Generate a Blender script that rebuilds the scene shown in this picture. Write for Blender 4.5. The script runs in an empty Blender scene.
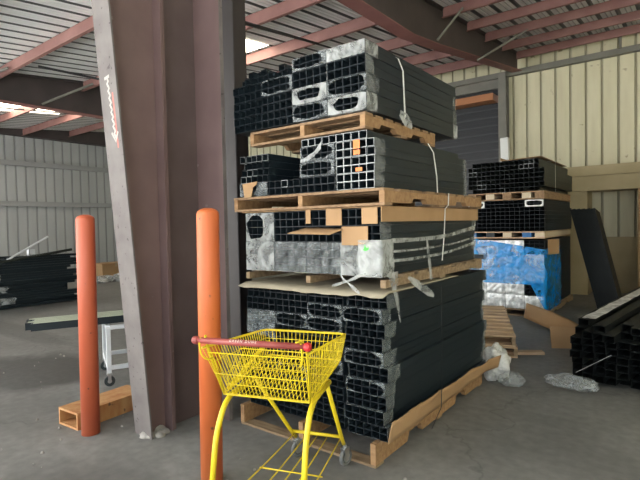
import bpy, bmesh, math, random
from mathutils import Vector, Matrix, noise
random.seed(7)
C = bpy.context.scene.collection
sc = bpy.context.scene
R = math.radians

# ------------------------------------------------------------------ helpers
def link(name, bm, mats, parent=None, smooth=False):
    bmesh.ops.recalc_face_normals(bm, faces=bm.faces) if len(bm.faces) < 6000 else None
    me = bpy.data.meshes.new(name)
    bm.to_mesh(me); bm.free()
    if not isinstance(mats, (list, tuple)): mats = [mats]
    for m in mats: me.materials.append(m)
    if smooth:
        for p in me.polygons: p.use_smooth = True
    o = bpy.data.objects.new(name, me); C.objects.link(o)
    if parent is not None: o.parent = parent
    return o
def tag(o, label=None, cat=None, group=None, kind=None):
    if label: o['label'] = label
    if cat: o['category'] = cat
    if group: o['group'] = group
    if kind: o['kind'] = kind
    return o
def empty(name, loc, rz=0.0, label=None, cat=None, group=None):
    o = bpy.data.objects.new(name, None); C.objects.link(o)
    o.empty_display_size = 0.1
    o.location = loc; o.rotation_euler = (0, 0, rz)
    return tag(o, label, cat, group)
def inst(name, me, parent=None, loc=(0,0,0), rot=(0,0,0)):
    o = bpy.data.objects.new(name, me); C.objects.link(o)
    o.location = loc; o.rotation_euler = rot
    if parent is not None: o.parent = parent
    return o
def BM(): return bmesh.new()
def box(bm, x0, x1, y0, y1, z0, z1, mi=0):
    v = [bm.verts.new(p) for p in ((x0,y0,z0),(x1,y0,z0),(x1,y1,z0),(x0,y1,z0),(x0,y0,z1),(x1,y0,z1),(x1,y1,z1),(x0,y1,z1))]
    fs = []
    for q in ((3,2,1,0),(4,5,6,7),(0,1,5,4),(1,2,6,5),(2,3,7,6),(3,0,4,7)):
        f = bm.faces.new([v[i] for i in q]); f.material_index = mi; fs.append(f)
    return v
def bevel(bm, w=0.004, seg=1):
    bmesh.ops.bevel(bm, geom=bm.edges[:], offset=w, segments=seg, affect='EDGES', profile=0.5)
def basis(d):
    d = d.normalized()
    a = Vector((0,0,1)) if abs(d.z) < .95 else Vector((1,0,0))
    u = d.cross(a).normalized(); w = u.cross(d).normalized()
    return u, w
def cyl(bm, p0, p1, r, n=8, r1=None, caps=True, mi=0):
    p0, p1 = Vector(p0), Vector(p1)
    if r1 is None: r1 = r
    u, w = basis(p1-p0)
    A = [bm.verts.new(p0+(u*math.cos(2*math.pi*i/n)+w*math.sin(2*math.pi*i/n))*r) for i in range(n)]
    Bv = [bm.verts.new(p1+(u*math.cos(2*math.pi*i/n)+w*math.sin(2*math.pi*i/n))*r1) for i in range(n)]
    for i in range(n):
        f = bm.faces.new((A[i],A[(i+1)%n],Bv[(i+1)%n],Bv[i])); f.material_index = mi
    if caps:
        bm.faces.new(A[::-1]).material_index = mi; bm.faces.new(Bv).material_index = mi
def path(bm, pts, r, n=8, closed=False, mi=0):
    pts = [Vector(p) for p in pts]; rings = []
    N = len(pts)
    for i, p in enumerate(pts):
        if closed: d = pts[(i+1)%N]-pts[i-1]
        else: d = pts[min(i+1,N-1)]-pts[max(i-1,0)]
        u, w = basis(d)
        if rings:
            pu = rings[-1][1]; u = (pu-d.normalized()*pu.dot(d.normalized())).normalized(); w = u.cross(d.normalized())
        rings.append(([bm.verts.new(p+(u*math.cos(2*math.pi*k/n)+w*math.sin(2*math.pi*k/n))*r) for k in range(n)], u))
    for i in range(N if closed else N-1):
        a, b = rings[i][0], rings[(i+1)%N][0]
        for k in range(n):
            try: bm.faces.new((a[k],a[(k+1)%n],b[(k+1)%n],b[k])).material_index = mi
            except ValueError: pass
    if not closed:
        bm.faces.new(rings[0][0][::-1]); bm.faces.new(rings[-1][0])
def arc_pts(pts, rad, seg=6):
    """round the inner corners of a polyline"""
    P = [Vector(p) for p in pts]; out = [P[0]]
    for i in range(1, len(P)-1):
        a = (P[i-1]-P[i]); b = (P[i+1]-P[i])
        ra = min(rad, a.length*.45, b.length*.45)
        s = P[i]+a.normalized()*ra; e = P[i]+b.normalized()*ra
        for k in range(seg+1):
            t = k/seg; out.append(s*(1-t)**2+P[i]*2*t*(1-t)+e*t*t)
    out.append(P[-1]); return out
def extrude_poly(bm, poly, axis, a0, a1, mi=0):
    """poly: 2D points; axis 'x': poly=(y,z); 'y': (x,z); 'z': (x,y)"""
    def mk(p, a): return {'x':(a,p[0],p[1]),'y':(p[0],a,p[1]),'z':(p[0],p[1],a)}[axis]
    A = [bm.verts.new(mk(p,a0)) for p in poly]; B_ = [bm.verts.new(mk(p,a1)) for p in poly]
    n = len(poly)
    bm.faces.new(A).material_index = mi; bm.faces.new(B_[::-1]).material_index = mi
    for i in range(n): bm.faces.new((A[i],B_[i],B_[(i+1)%n],A[(i+1)%n])).material_index = mi
def wob(p, s, a):
    return noise.noise_vector(Vector(p)*s)*a

# ------------------------------------------------------------------ materials
def newmat(name):
    m = bpy.data.materials.new(name); m.use_nodes = True
    nt = m.node_tree; nt.nodes.clear()
    out = nt.nodes.new('ShaderNodeOutputMaterial')
    return m, nt, out
def N(nt, t, **kw):
    n = nt.nodes.new(t)
    for k, v in kw.items():
        if k in n.inputs: n.inputs[k].default_value = v
        else: setattr(n, k, v)
    return n
def c4(c): return (c[0], c[1], c[2], 1)
def mat(name, col, rough=.6, metal=0.0, col2=None, scale=6.0, stretch=(1,1,1), bump=0.0, bscale=None, detail=6, lo=.35, hi=.65, spec=.5, spots=None, spotscale=30, spotth=.66):
    m, nt, out = newmat(name)
    b = N(nt, 'ShaderNodeBsdfPrincipled'); nt.links.new(b.outputs[0], out.inputs[0])
    b.inputs['Roughness'].default_value = rough; b.inputs['Metallic'].default_value = metal
    b.inputs['Specular IOR Level'].default_value = spec
    b.inputs['Base Color'].default_value = c4(col)
    tc = N(nt, 'ShaderNodeTexCoord'); mp = N(nt, 'ShaderNodeMapping'); mp.inputs['Scale'].default_value = stretch
    nt.links.new(tc.outputs['Object'], mp.inputs[0])
    if col2 is not None:
        nz = N(nt, 'ShaderNodeTexNoise'); nz.inputs['Scale'].default_value = scale; nz.inputs['Detail'].default_value = detail
        nt.links.new(mp.outputs[0], nz.inputs['Vector'])
        r = N(nt, 'ShaderNodeValToRGB'); r.color_ramp.elements[0].position = lo; r.color_ramp.elements[1].position = hi
        r.color_ramp.elements[0].color = c4(col); r.color_ramp.elements[1].color = c4(col2)
        nt.links.new(nz.outputs['Fac'], r.inputs[0]); src = r.outputs[0]
        if spots is not None:
            n2 = N(nt, 'ShaderNodeTexNoise'); n2.inputs['Scale'].default_value = spotscale; n2.inputs['Detail'].default_value = 3
            nt.links.new(tc.outputs['Object'], n2.inputs['Vector'])
            r2 = N(nt, 'ShaderNodeValToRGB'); r2.color_ramp.elements[0].position = spotth; r2.color_ramp.elements[1].position = spotth+.05
            nt.links.new(n2.outputs['Fac'], r2.inputs[0])
            mx = N(nt, 'ShaderNodeMixRGB'); mx.inputs[2].default_value = c4(spots)
            nt.links.new(r2.outputs[0], mx.inputs[0]); nt.links.new(src, mx.inputs[1]); src = mx.outputs[0]
        nt.links.new(src, b.inputs['Base Color'])
    if bump > 0:
        nb = N(nt, 'ShaderNodeTexNoise'); nb.inputs['Scale'].default_value = bscale or scale*3; nb.inputs['Detail'].default_value = 4
        nt.links.new(mp.outputs[0], nb.inputs['Vector'])
        bp = N(nt, 'ShaderNodeBump'); bp.inputs['Strength'].default_value = bump; bp.inputs['Distance'].default_value = .01
        nt.links.new(nb.outputs['Fac'], bp.inputs['Height']); nt.links.new(bp.outputs[0], b.inputs['Normal'])
    return m
def film(name, col, alpha_lo, alpha_hi, rough=.18, scale=14, metal=0.0):
    """stretch film: patches of clear and of milky glossy plastic"""
    m, nt, out = newmat(name)
    b = N(nt, 'ShaderNodeBsdfPrincipled'); b.inputs['Base Color'].default_value = c4(col); b.inputs['Roughness'].default_value = rough
    b.inputs['Metallic'].default_value = metal
    t = N(nt, 'ShaderNodeBsdfTransparent'); mx = N(nt, 'ShaderNodeMixShader')
    tc = N(nt, 'ShaderNodeTexCoord'); nz = N(nt, 'ShaderNodeTexNoise'); nz.inputs['Scale'].default_value = scale; nz.inputs['Detail'].default_value = 5
    nz.inputs['Distortion'].default_value = 1.2
    nt.links.new(tc.outputs['Object'], nz.inputs['Vector'])
    mr = N(nt, 'ShaderNodeMapRange'); mr.inputs[1].default_value = .35; mr.inputs[2].default_value = .65
    mr.inputs[3].default_value = alpha_lo; mr.inputs[4].default_value = alpha_hi
    nt.links.new(nz.outputs['Fac'], mr.inputs[0]); nt.links.new(mr.outputs[0], mx.inputs[0])
    bp = N(nt, 'ShaderNodeBump'); bp.inputs['Strength'].default_value = .9; bp.inputs['Distance'].default_value = .02
    n2 = N(nt, 'ShaderNodeTexNoise'); n2.inputs['Scale'].default_value = scale*2.2; n2.inputs['Detail'].default_value = 3; n2.inputs['Distortion'].default_value = 2
    nt.links.new(tc.outputs['Object'], n2.inputs['Vector']); nt.links.new(n2.outputs['Fac'], bp.inputs['Height'])
    nt.links.new(bp.outputs[0], b.inputs['Normal'])
    nt.links.new(t.outputs[0], mx.inputs[1]); nt.links.new(b.outputs[0], mx.inputs[2]); nt.links.new(mx.outputs[0], out.inputs[0])
    return m
def emit(name, col, s):
    m, nt, out = newmat(name); e = N(nt, 'ShaderNodeEmission'); e.inputs[0].default_value = c4(col); e.inputs[1].default_value = s
    nt.links.new(e.outputs[0], out.inputs[0]); return m

M = {}
M['black'] = mat('black_powder_coat', (.010,.016,.021), .46, spec=.28, col2=(.014,.023,.029), scale=4, stretch=(1,.1,1))
M['rim_dark'] = mat('black_tube_end', (.009,.015,.021), .45, spec=.3)
M['rim_light'] = mat('bare_metal_end', (.34,.36,.36), .35, metal=.35)
M['black_matt'] = mat('dull_black_coat', (.006,.008,.009), .6, spec=.2, col2=(.010,.013,.013), scale=5)
M['olive'] = mat('dark_olive_coat', (.02,.025,.02), .5, spec=.3)
M['wood'] = mat('pallet_wood', (.27,.15,.068), .75, col2=(.38,.225,.108), scale=5, stretch=(1,6,6), bump=.25)
M['wood_x'] = mat('pallet_deck_wood', (.21,.125,.065), .75, col2=(.31,.195,.105), scale=5, stretch=(6,1,6), bump=.25)
M['wood_grey'] = mat('weathered_shaded_pallet_wood', (.20,.135,.075), .8, col2=(.31,.22,.13), scale=5, stretch=(1,6,6), bump=.25)  # also stands in for shade on the bottom pallet boards
M['wood_pale'] = mat('pale_pallet_wood', (.40,.27,.16), .75, col2=(.55,.39,.25), scale=5, stretch=(1,8,8), bump=.2)
M['card'] = mat('brown_cardboard', (.36,.215,.105), .8, col2=(.42,.26,.13), scale=3, bump=.08)
M['card_dark'] = mat('dull_brown_cardboard', (.13,.09,.055), .85, col2=(.17,.115,.07), scale=3)
M['card_pale'] = mat('pale_dusty_cardboard', (.33,.29,.21), .85, col2=(.42,.37,.27), scale=3, bump=.08)
M['card_long'] = mat('beige_carton', (.40,.33,.19), .85, col2=(.46,.38,.23), scale=2)
M['film'] = film('clear_stretch_film', (.56,.60,.61), .10, .42, rough=.13, scale=9)
M['film_clear'] = film('thin_clear_film', (.7,.75,.78), .03, .28, scale=16)
M['film_white'] = film('milky_stretch_film', (.60,.62,.61), .26, .68, .18, scale=7)
M['film_grey'] = film('greyish_stretch_film', (.42,.47,.48), .14, .45, .22, scale=8)
M['film_blue'] = film('blue_stretch_film', (.01,.34,.9), .32, .8, .12, scale=4)
M['foil'] = mat('silvery_film_wrap', (.42,.45,.46), .3, metal=.25, col2=(.8,.82,.82), scale=14, bump=1.0, bscale=12, lo=.4, hi=.62)
M['yellow'] = mat('yellow_paint', (.74,.57,.015), .38, col2=(.66,.49,.015), scale=8)
M['red'] = mat('worn_red_plastic', (.25,.04,.035), .45, col2=(.31,.065,.055), scale=12)
M['redcap'] = mat('red_cap_plastic', (.55,.03,.03), .35)
M['text'] = mat('faded_white_print', (.75,.62,.55), .6)
M['rubber'] = mat('grey_rubber', (.13,.135,.135), .6)
M['rubber_dark'] = mat('black_rubber', (.03,.04,.04), .6)
M['zinc'] = mat('zinc_plate', (.45,.46,.46), .35, metal=.8)
M['white_paint'] = mat('white_paint', (.72,.74,.75), .5, col2=(.62,.63,.64), scale=5)
M['orange'] = mat('orange_paint', (.52,.11,.028), .5, col2=(.60,.16,.045), scale=3, stretch=(1,1,.35), spots=(.14,.055,.03), spotscale=16, spotth=.68, bump=.08)
M['orange_brick'] = mat('faded_red_orange_paint', (.46,.09,.04), .5, col2=(.52,.12,.055), scale=3, stretch=(1,1,.35), spots=(.13,.05,.03), spotscale=16, spotth=.70, bump=.08)
M['timber'] = mat('orange_stained_timber', (.40,.165,.055), .7, col2=(.52,.29,.12), scale=4, stretch=(3,3,1), bump=.15, spots=(.15,.08,.04), spotscale=12, spotth=.66)
M['column'] = mat('brown_primer_steel', (.13,.082,.08), .55, col2=(.165,.107,.103), scale=2.5, bump=.06, spots=(.24,.19,.18), spotscale=9, spotth=.72)
M['column_shade'] = mat('shaded_brown_primer_steel', (.08,.055,.055), .6, col2=(.105,.075,.073), scale=2.5)  # darker copy of the primer: shade on the rear web as colour
M['post_dark'] = mat('blackish_brown_steel', (.032,.026,.026), .6, col2=(.042,.034,.034), scale=3)  # post tone, darker than the columns
M['dusty'] = mat('grey_brown_flange', (.125,.108,.104), .7, col2=(.175,.157,.148), scale=5, spots=(.06,.048,.045), spotscale=26, spotth=.66, bump=.1)  # flange tone, greyer and lighter than the column brown
M['purlin'] = mat('red_oxide_purlin', (.24,.118,.104), .6, col2=(.30,.155,.137), scale=3, stretch=(1,1,1))
M['rafter'] = mat('dark_brown_rafter', (.055,.045,.044), .6, col2=(.075,.06,.058), scale=2.5)
M['redflange'] = mat('red_oxide_flange', (.24,.10,.09), .6, col2=(.29,.13,.115), scale=3)
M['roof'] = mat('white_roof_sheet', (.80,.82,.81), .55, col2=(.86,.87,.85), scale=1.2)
M['roof_minor'] = mat('shaded_roof_groove', (.40,.41,.41), .6)  # shade inside the minor grooves, put into the colour
M['rib'] = mat('shaded_roof_rib', (.12,.125,.125), .6)  # dark colour carries the shade inside the roof ribs
M['wall_cream'] = mat('cream_wall_sheet', (.60,.56,.38), .6, col2=(.68,.64,.45), scale=2, stretch=(3,3,.4), spots=(.38,.33,.2), spotscale=5, spotth=.66)
M['wall_rib'] = mat('shaded_cream_wall_rib', (.38,.35,.235), .6)  # darker cream puts the groove shade into the colour
M['wall_grey'] = mat('grey_wall_sheet', (.42,.43,.43), .65, col2=(.47,.48,.48), scale=1.5, stretch=(1,1,.4))
M['wall_grey_rib'] = mat('grey_wall_rib', (.33,.335,.335), .65)  # darker grey paints groove shade in the ribs; girts share it
M['girt'] = mat('grey_green_girt', (.17,.165,.14), .6, col2=(.21,.2,.17), scale=3)
M['shutter'] = mat('dark_shutter_steel', (.014,.016,.02), .5)
M['shutter_line'] = mat('grey_shutter_bead', (.045,.048,.053), .5)
M['strap'] = mat('white_poly_strap', (.75,.76,.74), .5)
M['strap_dark'] = mat('black_strap', (.015,.017,.02), .5)
M['rod'] = mat('dark_rod', (.03,.03,.033), .6)
M['green'] = mat('green_sticker', (.08,.5,.08), .6)
M['sticker'] = mat('orange_sticker', (.75,.22,.06), .6)
M['sky'] = emit('skylight_panel', (1.0,.86,.68), 7)
M['bag'] = film('white_plastic_bag', (.80,.80,.78), .55, .98, .35, scale=9)
M['blockblue'] = mat('blue_block_paint', (.02,.13,.35), .6)
M['blockpale'] = mat('pale_block_wood', (.6,.5,.36), .7)
M['beam_glow'] = mat('orange_lit_beam', (.42,.17,.07), .55)  # orange light falling on the header beam, put into its colour
M['green_top'] = mat('pale_green_tube_top', (.42,.46,.35), .55)  # pale green layer on the trolley tube tops
M['debris'] = mat('concrete_rubble', (.25,.23,.21), .9, col2=(.38,.36,.33), scale=12, bump=.4)

# concrete floor with stains
def floor_mat():
    m, nt, out = newmat('stained_concrete')
    b = N(nt, 'ShaderNodeBsdfPrincipled'); nt.links.new(b.outputs[0], out.inputs[0])
    tc = N(nt, 'ShaderNodeTexCoord')
    n1 = N(nt, 'ShaderNodeTexNoise'); n1.inputs['Scale'].default_value = .9; n1.inputs['Detail'].default_value = 8; n1.inputs['Roughness'].default_value = .62
    nt.links.new(tc.outputs['Object'], n1.inputs['Vector'])
    r1 = N(nt, 'ShaderNodeValToRGB'); e = r1.color_ramp.elements
    e[0].position = .3; e[0].color = (.115,.112,.105,1); e[1].position = .7; e[1].color = (.225,.222,.21,1)
    nt.links.new(n1.outputs['Fac'], r1.inputs[0])
    n2 = N(nt, 'ShaderNodeTexNoise'); n2.inputs['Scale'].default_value = 14; n2.inputs['Detail'].default_value = 6
    nt.links.new(tc.outputs['Object'], n2.inputs['Vector'])
    mx = N(nt, 'ShaderNodeMixRGB', blend_type='OVERLAY'); mx.inputs[0].default_value = .35
    nt.links.new(r1.outputs[0], mx.inputs[1]); nt.links.new(n2.outputs['Fac'], mx.inputs[2])
    # old oil / water stain, a blob about (-5.6, 2.3)
    src = mx.outputs[0]
    for (cx, cy, sx, sy, dark) in ((-5.75,2.25,.95,.62,.42), (-2.6,1.3,.9,.5,.75), (-8.5,3.0,2.2,.25,.7)):
        mp = N(nt, 'ShaderNodeMapping', vector_type='POINT'); mp.inputs['Location'].default_value = (-cx/sx,-cy/sy,0); mp.inputs['Scale'].default_value = (1/sx,1/sy,0)
        nt.links.new(tc.outputs['Object'], mp.inputs[0])
        n3 = N(nt, 'ShaderNodeTexNoise'); n3.inputs['Scale'].default_value = 1.6; n3.inputs['Detail'].default_value = 4
        nt.links.new(mp.outputs[0], n3.inputs['Vector'])
        ln = N(nt, 'ShaderNodeVectorMath', operation='LENGTH'); nt.links.new(mp.outputs[0], ln.inputs[0])
        ad = N(nt, 'ShaderNodeMath', operation='ADD'); nt.links.new(ln.outputs['Value'], ad.inputs[0]); nt.links.new(n3.outputs['Fac'], ad.inputs[1])
        rr = N(nt, 'ShaderNodeMapRange'); rr.inputs[1].default_value = 1.25; rr.inputs[2].default_value = 1.55; rr.inputs[3].default_value = dark; rr.inputs[4].default_value = 1
        nt.links.new(ad.outputs[0], rr.inputs[0])
        mm = N(nt, 'ShaderNodeMixRGB', blend_type='MULTIPLY'); mm.inputs[0].default_value = 1
        nt.links.new(src, mm.inputs[1]); nt.links.new(rr.outputs[0], mm.inputs[2]); src = mm.outputs[0]
    # cracks
    vo = N(nt, 'ShaderNodeTexVoronoi', feature='DISTANCE_TO_EDGE'); vo.inputs['Scale'].default_value = .32
    nd = N(nt, 'ShaderNodeTexNoise'); nd.inputs['Scale'].default_value = 2.2; nd.inputs['Detail'].default_value = 5
    nt.links.new(tc.outputs['Object'], nd.inputs['Vector'])
    va = N(nt, 'ShaderNodeVectorMath', operation='ADD'); nt.links.new(tc.outputs['Object'], va.inputs[0]); nt.links.new(nd.outputs['Color'], va.inputs[1])
    nt.links.new(va.outputs[0], vo.inputs['Vector'])
    cr = N(nt, 'ShaderNodeMapRange'); cr.inputs[1].default_value = .0; cr.inputs[2].default_value = .006; cr.inputs[3].default_value = .72; cr.inputs[4].default_value = 1
    nt.links.new(vo.outputs['Distance'], cr.inputs[0])
    m3 = N(nt, 'ShaderNodeMixRGB', blend_type='MULTIPLY'); m3.inputs[0].default_value = 1
    nt.links.new(src, m3.inputs[1]); nt.links.new(cr.outputs[0], m3.inputs[2])
    nt.links.new(m3.outputs[0], b.inputs['Base Color'])
    rg = N(nt, 'ShaderNodeMapRange'); rg.inputs[3].default_value = .42; rg.inputs[4].default_value = .75
    nt.links.new(n1.outputs['Fac'], rg.inputs[0]); nt.links.new(rg.outputs[0], b.inputs['Roughness'])
    bp = N(nt, 'ShaderNodeBump'); bp.inputs['Strength'].default_value = .15; bp.inputs['Distance'].default_value = .01
    nt.links.new(n2.outputs['Fac'], bp.inputs['Height']); nt.links.new(bp.outputs[0], b.inputs['Normal'])
    return m
M['floor'] = floor_mat()

# ------------------------------------------------------------------ camera
def camera():
    a, p, r = R(37.6), R(1.8), R(1.2)
    fwd = Vector((-math.sin(a)*math.cos(p), math.cos(a)*math.cos(p), -math.sin(p)))
    right = Vector((math.cos(a), math.sin(a), 0)); up = right.cross(fwd)
    rr = right*math.cos(r)-up*math.sin(r); uu = up*math.cos(r)+right*math.sin(r)
    m = Matrix((rr, uu, -fwd)).transposed().to_4x4(); m.translation = (0, 0, 1.55)
    cd = bpy.data.cameras.new('camera'); o = bpy.data.objects.new('camera', cd); C.objects.link(o)
    o.matrix_world = m; cd.sensor_width = 36; cd.lens = 481/640*36; cd.clip_start = .05; cd.clip_end = 200
    sc.camera = o
camera()

# ------------------------------------------------------------------ setting
def roofz(y): return 4.25+.1*y
bm = BM(); v = [bm.verts.new(p) for p in ((-26,-3.4,0),(14,-3.4,0),(14,16,0),(-26,16,0))]; bm.faces.new(v)
tag(link('floor', bm, M['floor']), kind='structure')

bm = BM(); v = [bm.verts.new(p) for p in ((-30,-20,0),(16,-20,0),(16,-3.4,0),(-30,-3.4,0))]; bm.faces.new(v)
tag(link('floor_outside_bounce', bm, mat('bounce_yard_concrete', (.53,.53,.52), .85, col2=(.62,.62,.61), scale=1)), kind='structure')  # unseen pale yard, added to bounce sunlight up to the roof

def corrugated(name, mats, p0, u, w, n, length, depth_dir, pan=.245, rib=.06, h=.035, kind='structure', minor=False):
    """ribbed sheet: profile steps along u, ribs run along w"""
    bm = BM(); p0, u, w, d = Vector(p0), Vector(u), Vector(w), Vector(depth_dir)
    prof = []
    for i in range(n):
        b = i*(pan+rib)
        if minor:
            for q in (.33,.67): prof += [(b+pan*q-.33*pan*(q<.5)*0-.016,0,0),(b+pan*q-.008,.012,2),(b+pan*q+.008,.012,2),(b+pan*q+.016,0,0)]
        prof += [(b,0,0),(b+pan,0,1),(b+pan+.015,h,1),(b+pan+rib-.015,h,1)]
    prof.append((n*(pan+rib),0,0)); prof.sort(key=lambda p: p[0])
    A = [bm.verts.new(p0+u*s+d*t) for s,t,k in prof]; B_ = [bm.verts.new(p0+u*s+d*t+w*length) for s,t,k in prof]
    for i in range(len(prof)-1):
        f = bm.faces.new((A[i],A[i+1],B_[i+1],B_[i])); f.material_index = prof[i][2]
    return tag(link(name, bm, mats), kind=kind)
# roof sheets (seen from below), rising towards the far wall
sl = Vector((0,1,.1)); slope_len = 15.2
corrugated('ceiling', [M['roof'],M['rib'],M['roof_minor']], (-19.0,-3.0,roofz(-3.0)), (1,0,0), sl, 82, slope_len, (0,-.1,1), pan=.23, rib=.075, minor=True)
# far wall (ribbed cream sheet), with the shutter opening
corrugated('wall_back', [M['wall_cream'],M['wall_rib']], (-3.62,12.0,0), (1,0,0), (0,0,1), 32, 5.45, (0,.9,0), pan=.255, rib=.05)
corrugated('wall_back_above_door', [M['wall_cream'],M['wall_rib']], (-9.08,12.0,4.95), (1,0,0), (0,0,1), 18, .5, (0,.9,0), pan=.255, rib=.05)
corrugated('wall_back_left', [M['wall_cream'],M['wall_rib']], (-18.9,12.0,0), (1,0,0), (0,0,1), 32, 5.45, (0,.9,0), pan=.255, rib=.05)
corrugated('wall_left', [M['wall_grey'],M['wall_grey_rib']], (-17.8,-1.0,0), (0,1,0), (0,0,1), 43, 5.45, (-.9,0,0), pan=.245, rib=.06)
# shutter door
bm = BM()
for i in range(50): box(bm, -9.15, -3.62, 12.06, 12.09, i*.1, i*.1+.098, 0)
for i in range(0,23): box(bm, -9.15, -3.62, 12.035, 12.06, i*.2+.085, i*.2+.115, 1)
tag(link('door_1', bm, [M['shutter'],M['shutter_line']]), kind='structure')
bm = BM(); box(bm, -9.3,-3.6, 11.93,12.05, 4.75,4.97); tag(link('trim_1', bm, M['girt']), kind='structure')
bm = BM(); box(bm, -9.0,-3.7, 11.6,12.0, 4.42,4.58); tag(link('trim_2', bm, M['beam_glow']), kind='structure')  # header beam coloured as if lit orange
bm = BM(); box(bm, -9.3,3.0, 11.84,11.98, 4.97,5.09); tag(link('trim_3', bm, M['girt']), kind='structure')
# left wall girts, eave beam
bm = BM(); box(bm, -17.75,-17.45, -1,12, 4.70,5.30); tag(link('trim_4', bm, M['rafter']), kind='structure')
for k, z in ((5, 3.72), (6, 2.38)):
    bm = BM(); box(bm, -17.76,-17.6, -1,12, z,z+.16); tag(link('trim_%d' % k, bm, M['wall_grey_rib']), kind='structure')
# side wall far out to the right, outside the view, keeps the right half in shade
bm = BM(); box(bm, 6.4,6.55, -3.4,12.2, 0,5.3); tag(link('wall_right', bm, M['wall_cream']), kind='structure')

# purlins
def purlin(x0, x1, y, label, h=.21):
    bm = BM(); z = roofz(y)-.02
    box(bm, x0,x1, y,y+.006, z-h,z); box(bm, x0,x1, y-.06,y, z-h-.006,z-h); box(bm, x0,x1, y,y+.06, z-.004,z)
    for x in (x0+.02, x1-.12):
        box(bm, x,x+.1, y-.012,y, z-.16,z-.03)
    return tag(link('roof_purlin', bm, M['purlin']), label, 'purlin', 'red roof purlins')
o_ = ['nearest','second','third','fourth','fifth','sixth','seventh']
for i, y in enumerate((2.15,3.55,5.25,6.7,8.2,9.7,11.1)):
    purlin(-10.42,-3.27, y, 'dusty red roof purlin in the bay left of the rafter, %s from the column' % o_[i])
for i, y in enumerate((3.55,5.25,6.7,8.2)):
    purlin(-17.4,-10.58, y, 'dusty red roof purlin beyond the far left rafter, %s from the camera side' % o_[i])
for i, y in enumerate((11.5,10.45,9.4,8.45,7.4,6.2)):
    purlin(-3.13,4.0, y, 'dusty red roof purlin right of the rafter, %s from the cream wall' % o_[i], .17)

# rafters (tapered I beams along Y)
def rafter(x, pts_bot, label, name='roof_rafter'):
    t = empty(name, (x,pts_bot[0][0],pts_bot[0][1]), 0, label, 'rafter'); y0, z0 = pts_bot[0]
    bm = BM(); poly = [(y-y0,z-z0) for y,z in pts_bot]+[(y-y0, roofz(y)-.03-z0) for y in (pts_bot[-1][0],pts_bot[0][0])]
    extrude_poly(bm, poly, 'x', -.006, .006); link('web', bm, M['rafter'], t)
    bm = BM()
    for a, b in zip(pts_bot[:-1], pts_bot[1:]):
        extrude_poly(bm, [(a[0]-y0,a[1]-z0-.014),(b[0]-y0,b[1]-z0-.014),(b[0]-y0,b[1]-z0),(a[0]-y0,a[1]-z0)], 'x', -.11, .11)
    link('bottom_flange', bm, M['redflange'], t)
    bm = BM(); ya, yb = pts_bot[0][0], pts_bot[-1][0]
    extrude_poly(bm, [(ya-y0,roofz(ya)-.04-z0),(yb-y0,roofz(yb)-.04-z0),(yb-y0,roofz(yb)-.027-z0),(ya-y0,roofz(ya)-.027-z0)], 'x', -.09, .09)
    link('top_flange', bm, M['rafter'], t)
    return t
rafter(-3.2, [(3.05,4.18),(6.3,4.22),(7.2,4.33),(11.8,5.03)], 'deep tapered brown roof rafter running to the far cream wall')
rafter(-10.5, [(2.4,4.05),(6.5,4.08),(7.5,4.2),(11.8,5.03)], 'dark roof rafter behind the tall column, at far left')
# far post under the rafter end
bm = BM(); box(bm, -.09,.09, -.012,0, 0,5.05); box(bm, -.006,.006, 0,.22, 0,5.05); box(bm, -.09,.09, .22,.232, 0,5.05)
o = link('wall_post', bm, M['girt']); o.location = (-3.52,11.72,0); tag(o, 'grey green steel wall post at right edge of dark shutter doorway', 'post')
# braces and rods
def rod(name, p0, p1, r, m, label, cat='brace'):
    bm = BM(); P0 = Vector(p0); cyl(bm, (0,0,0), Vector(p1)-P0, r, 6); o = link(name, bm, m); o.location = P0; return tag(o, label, cat)

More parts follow.
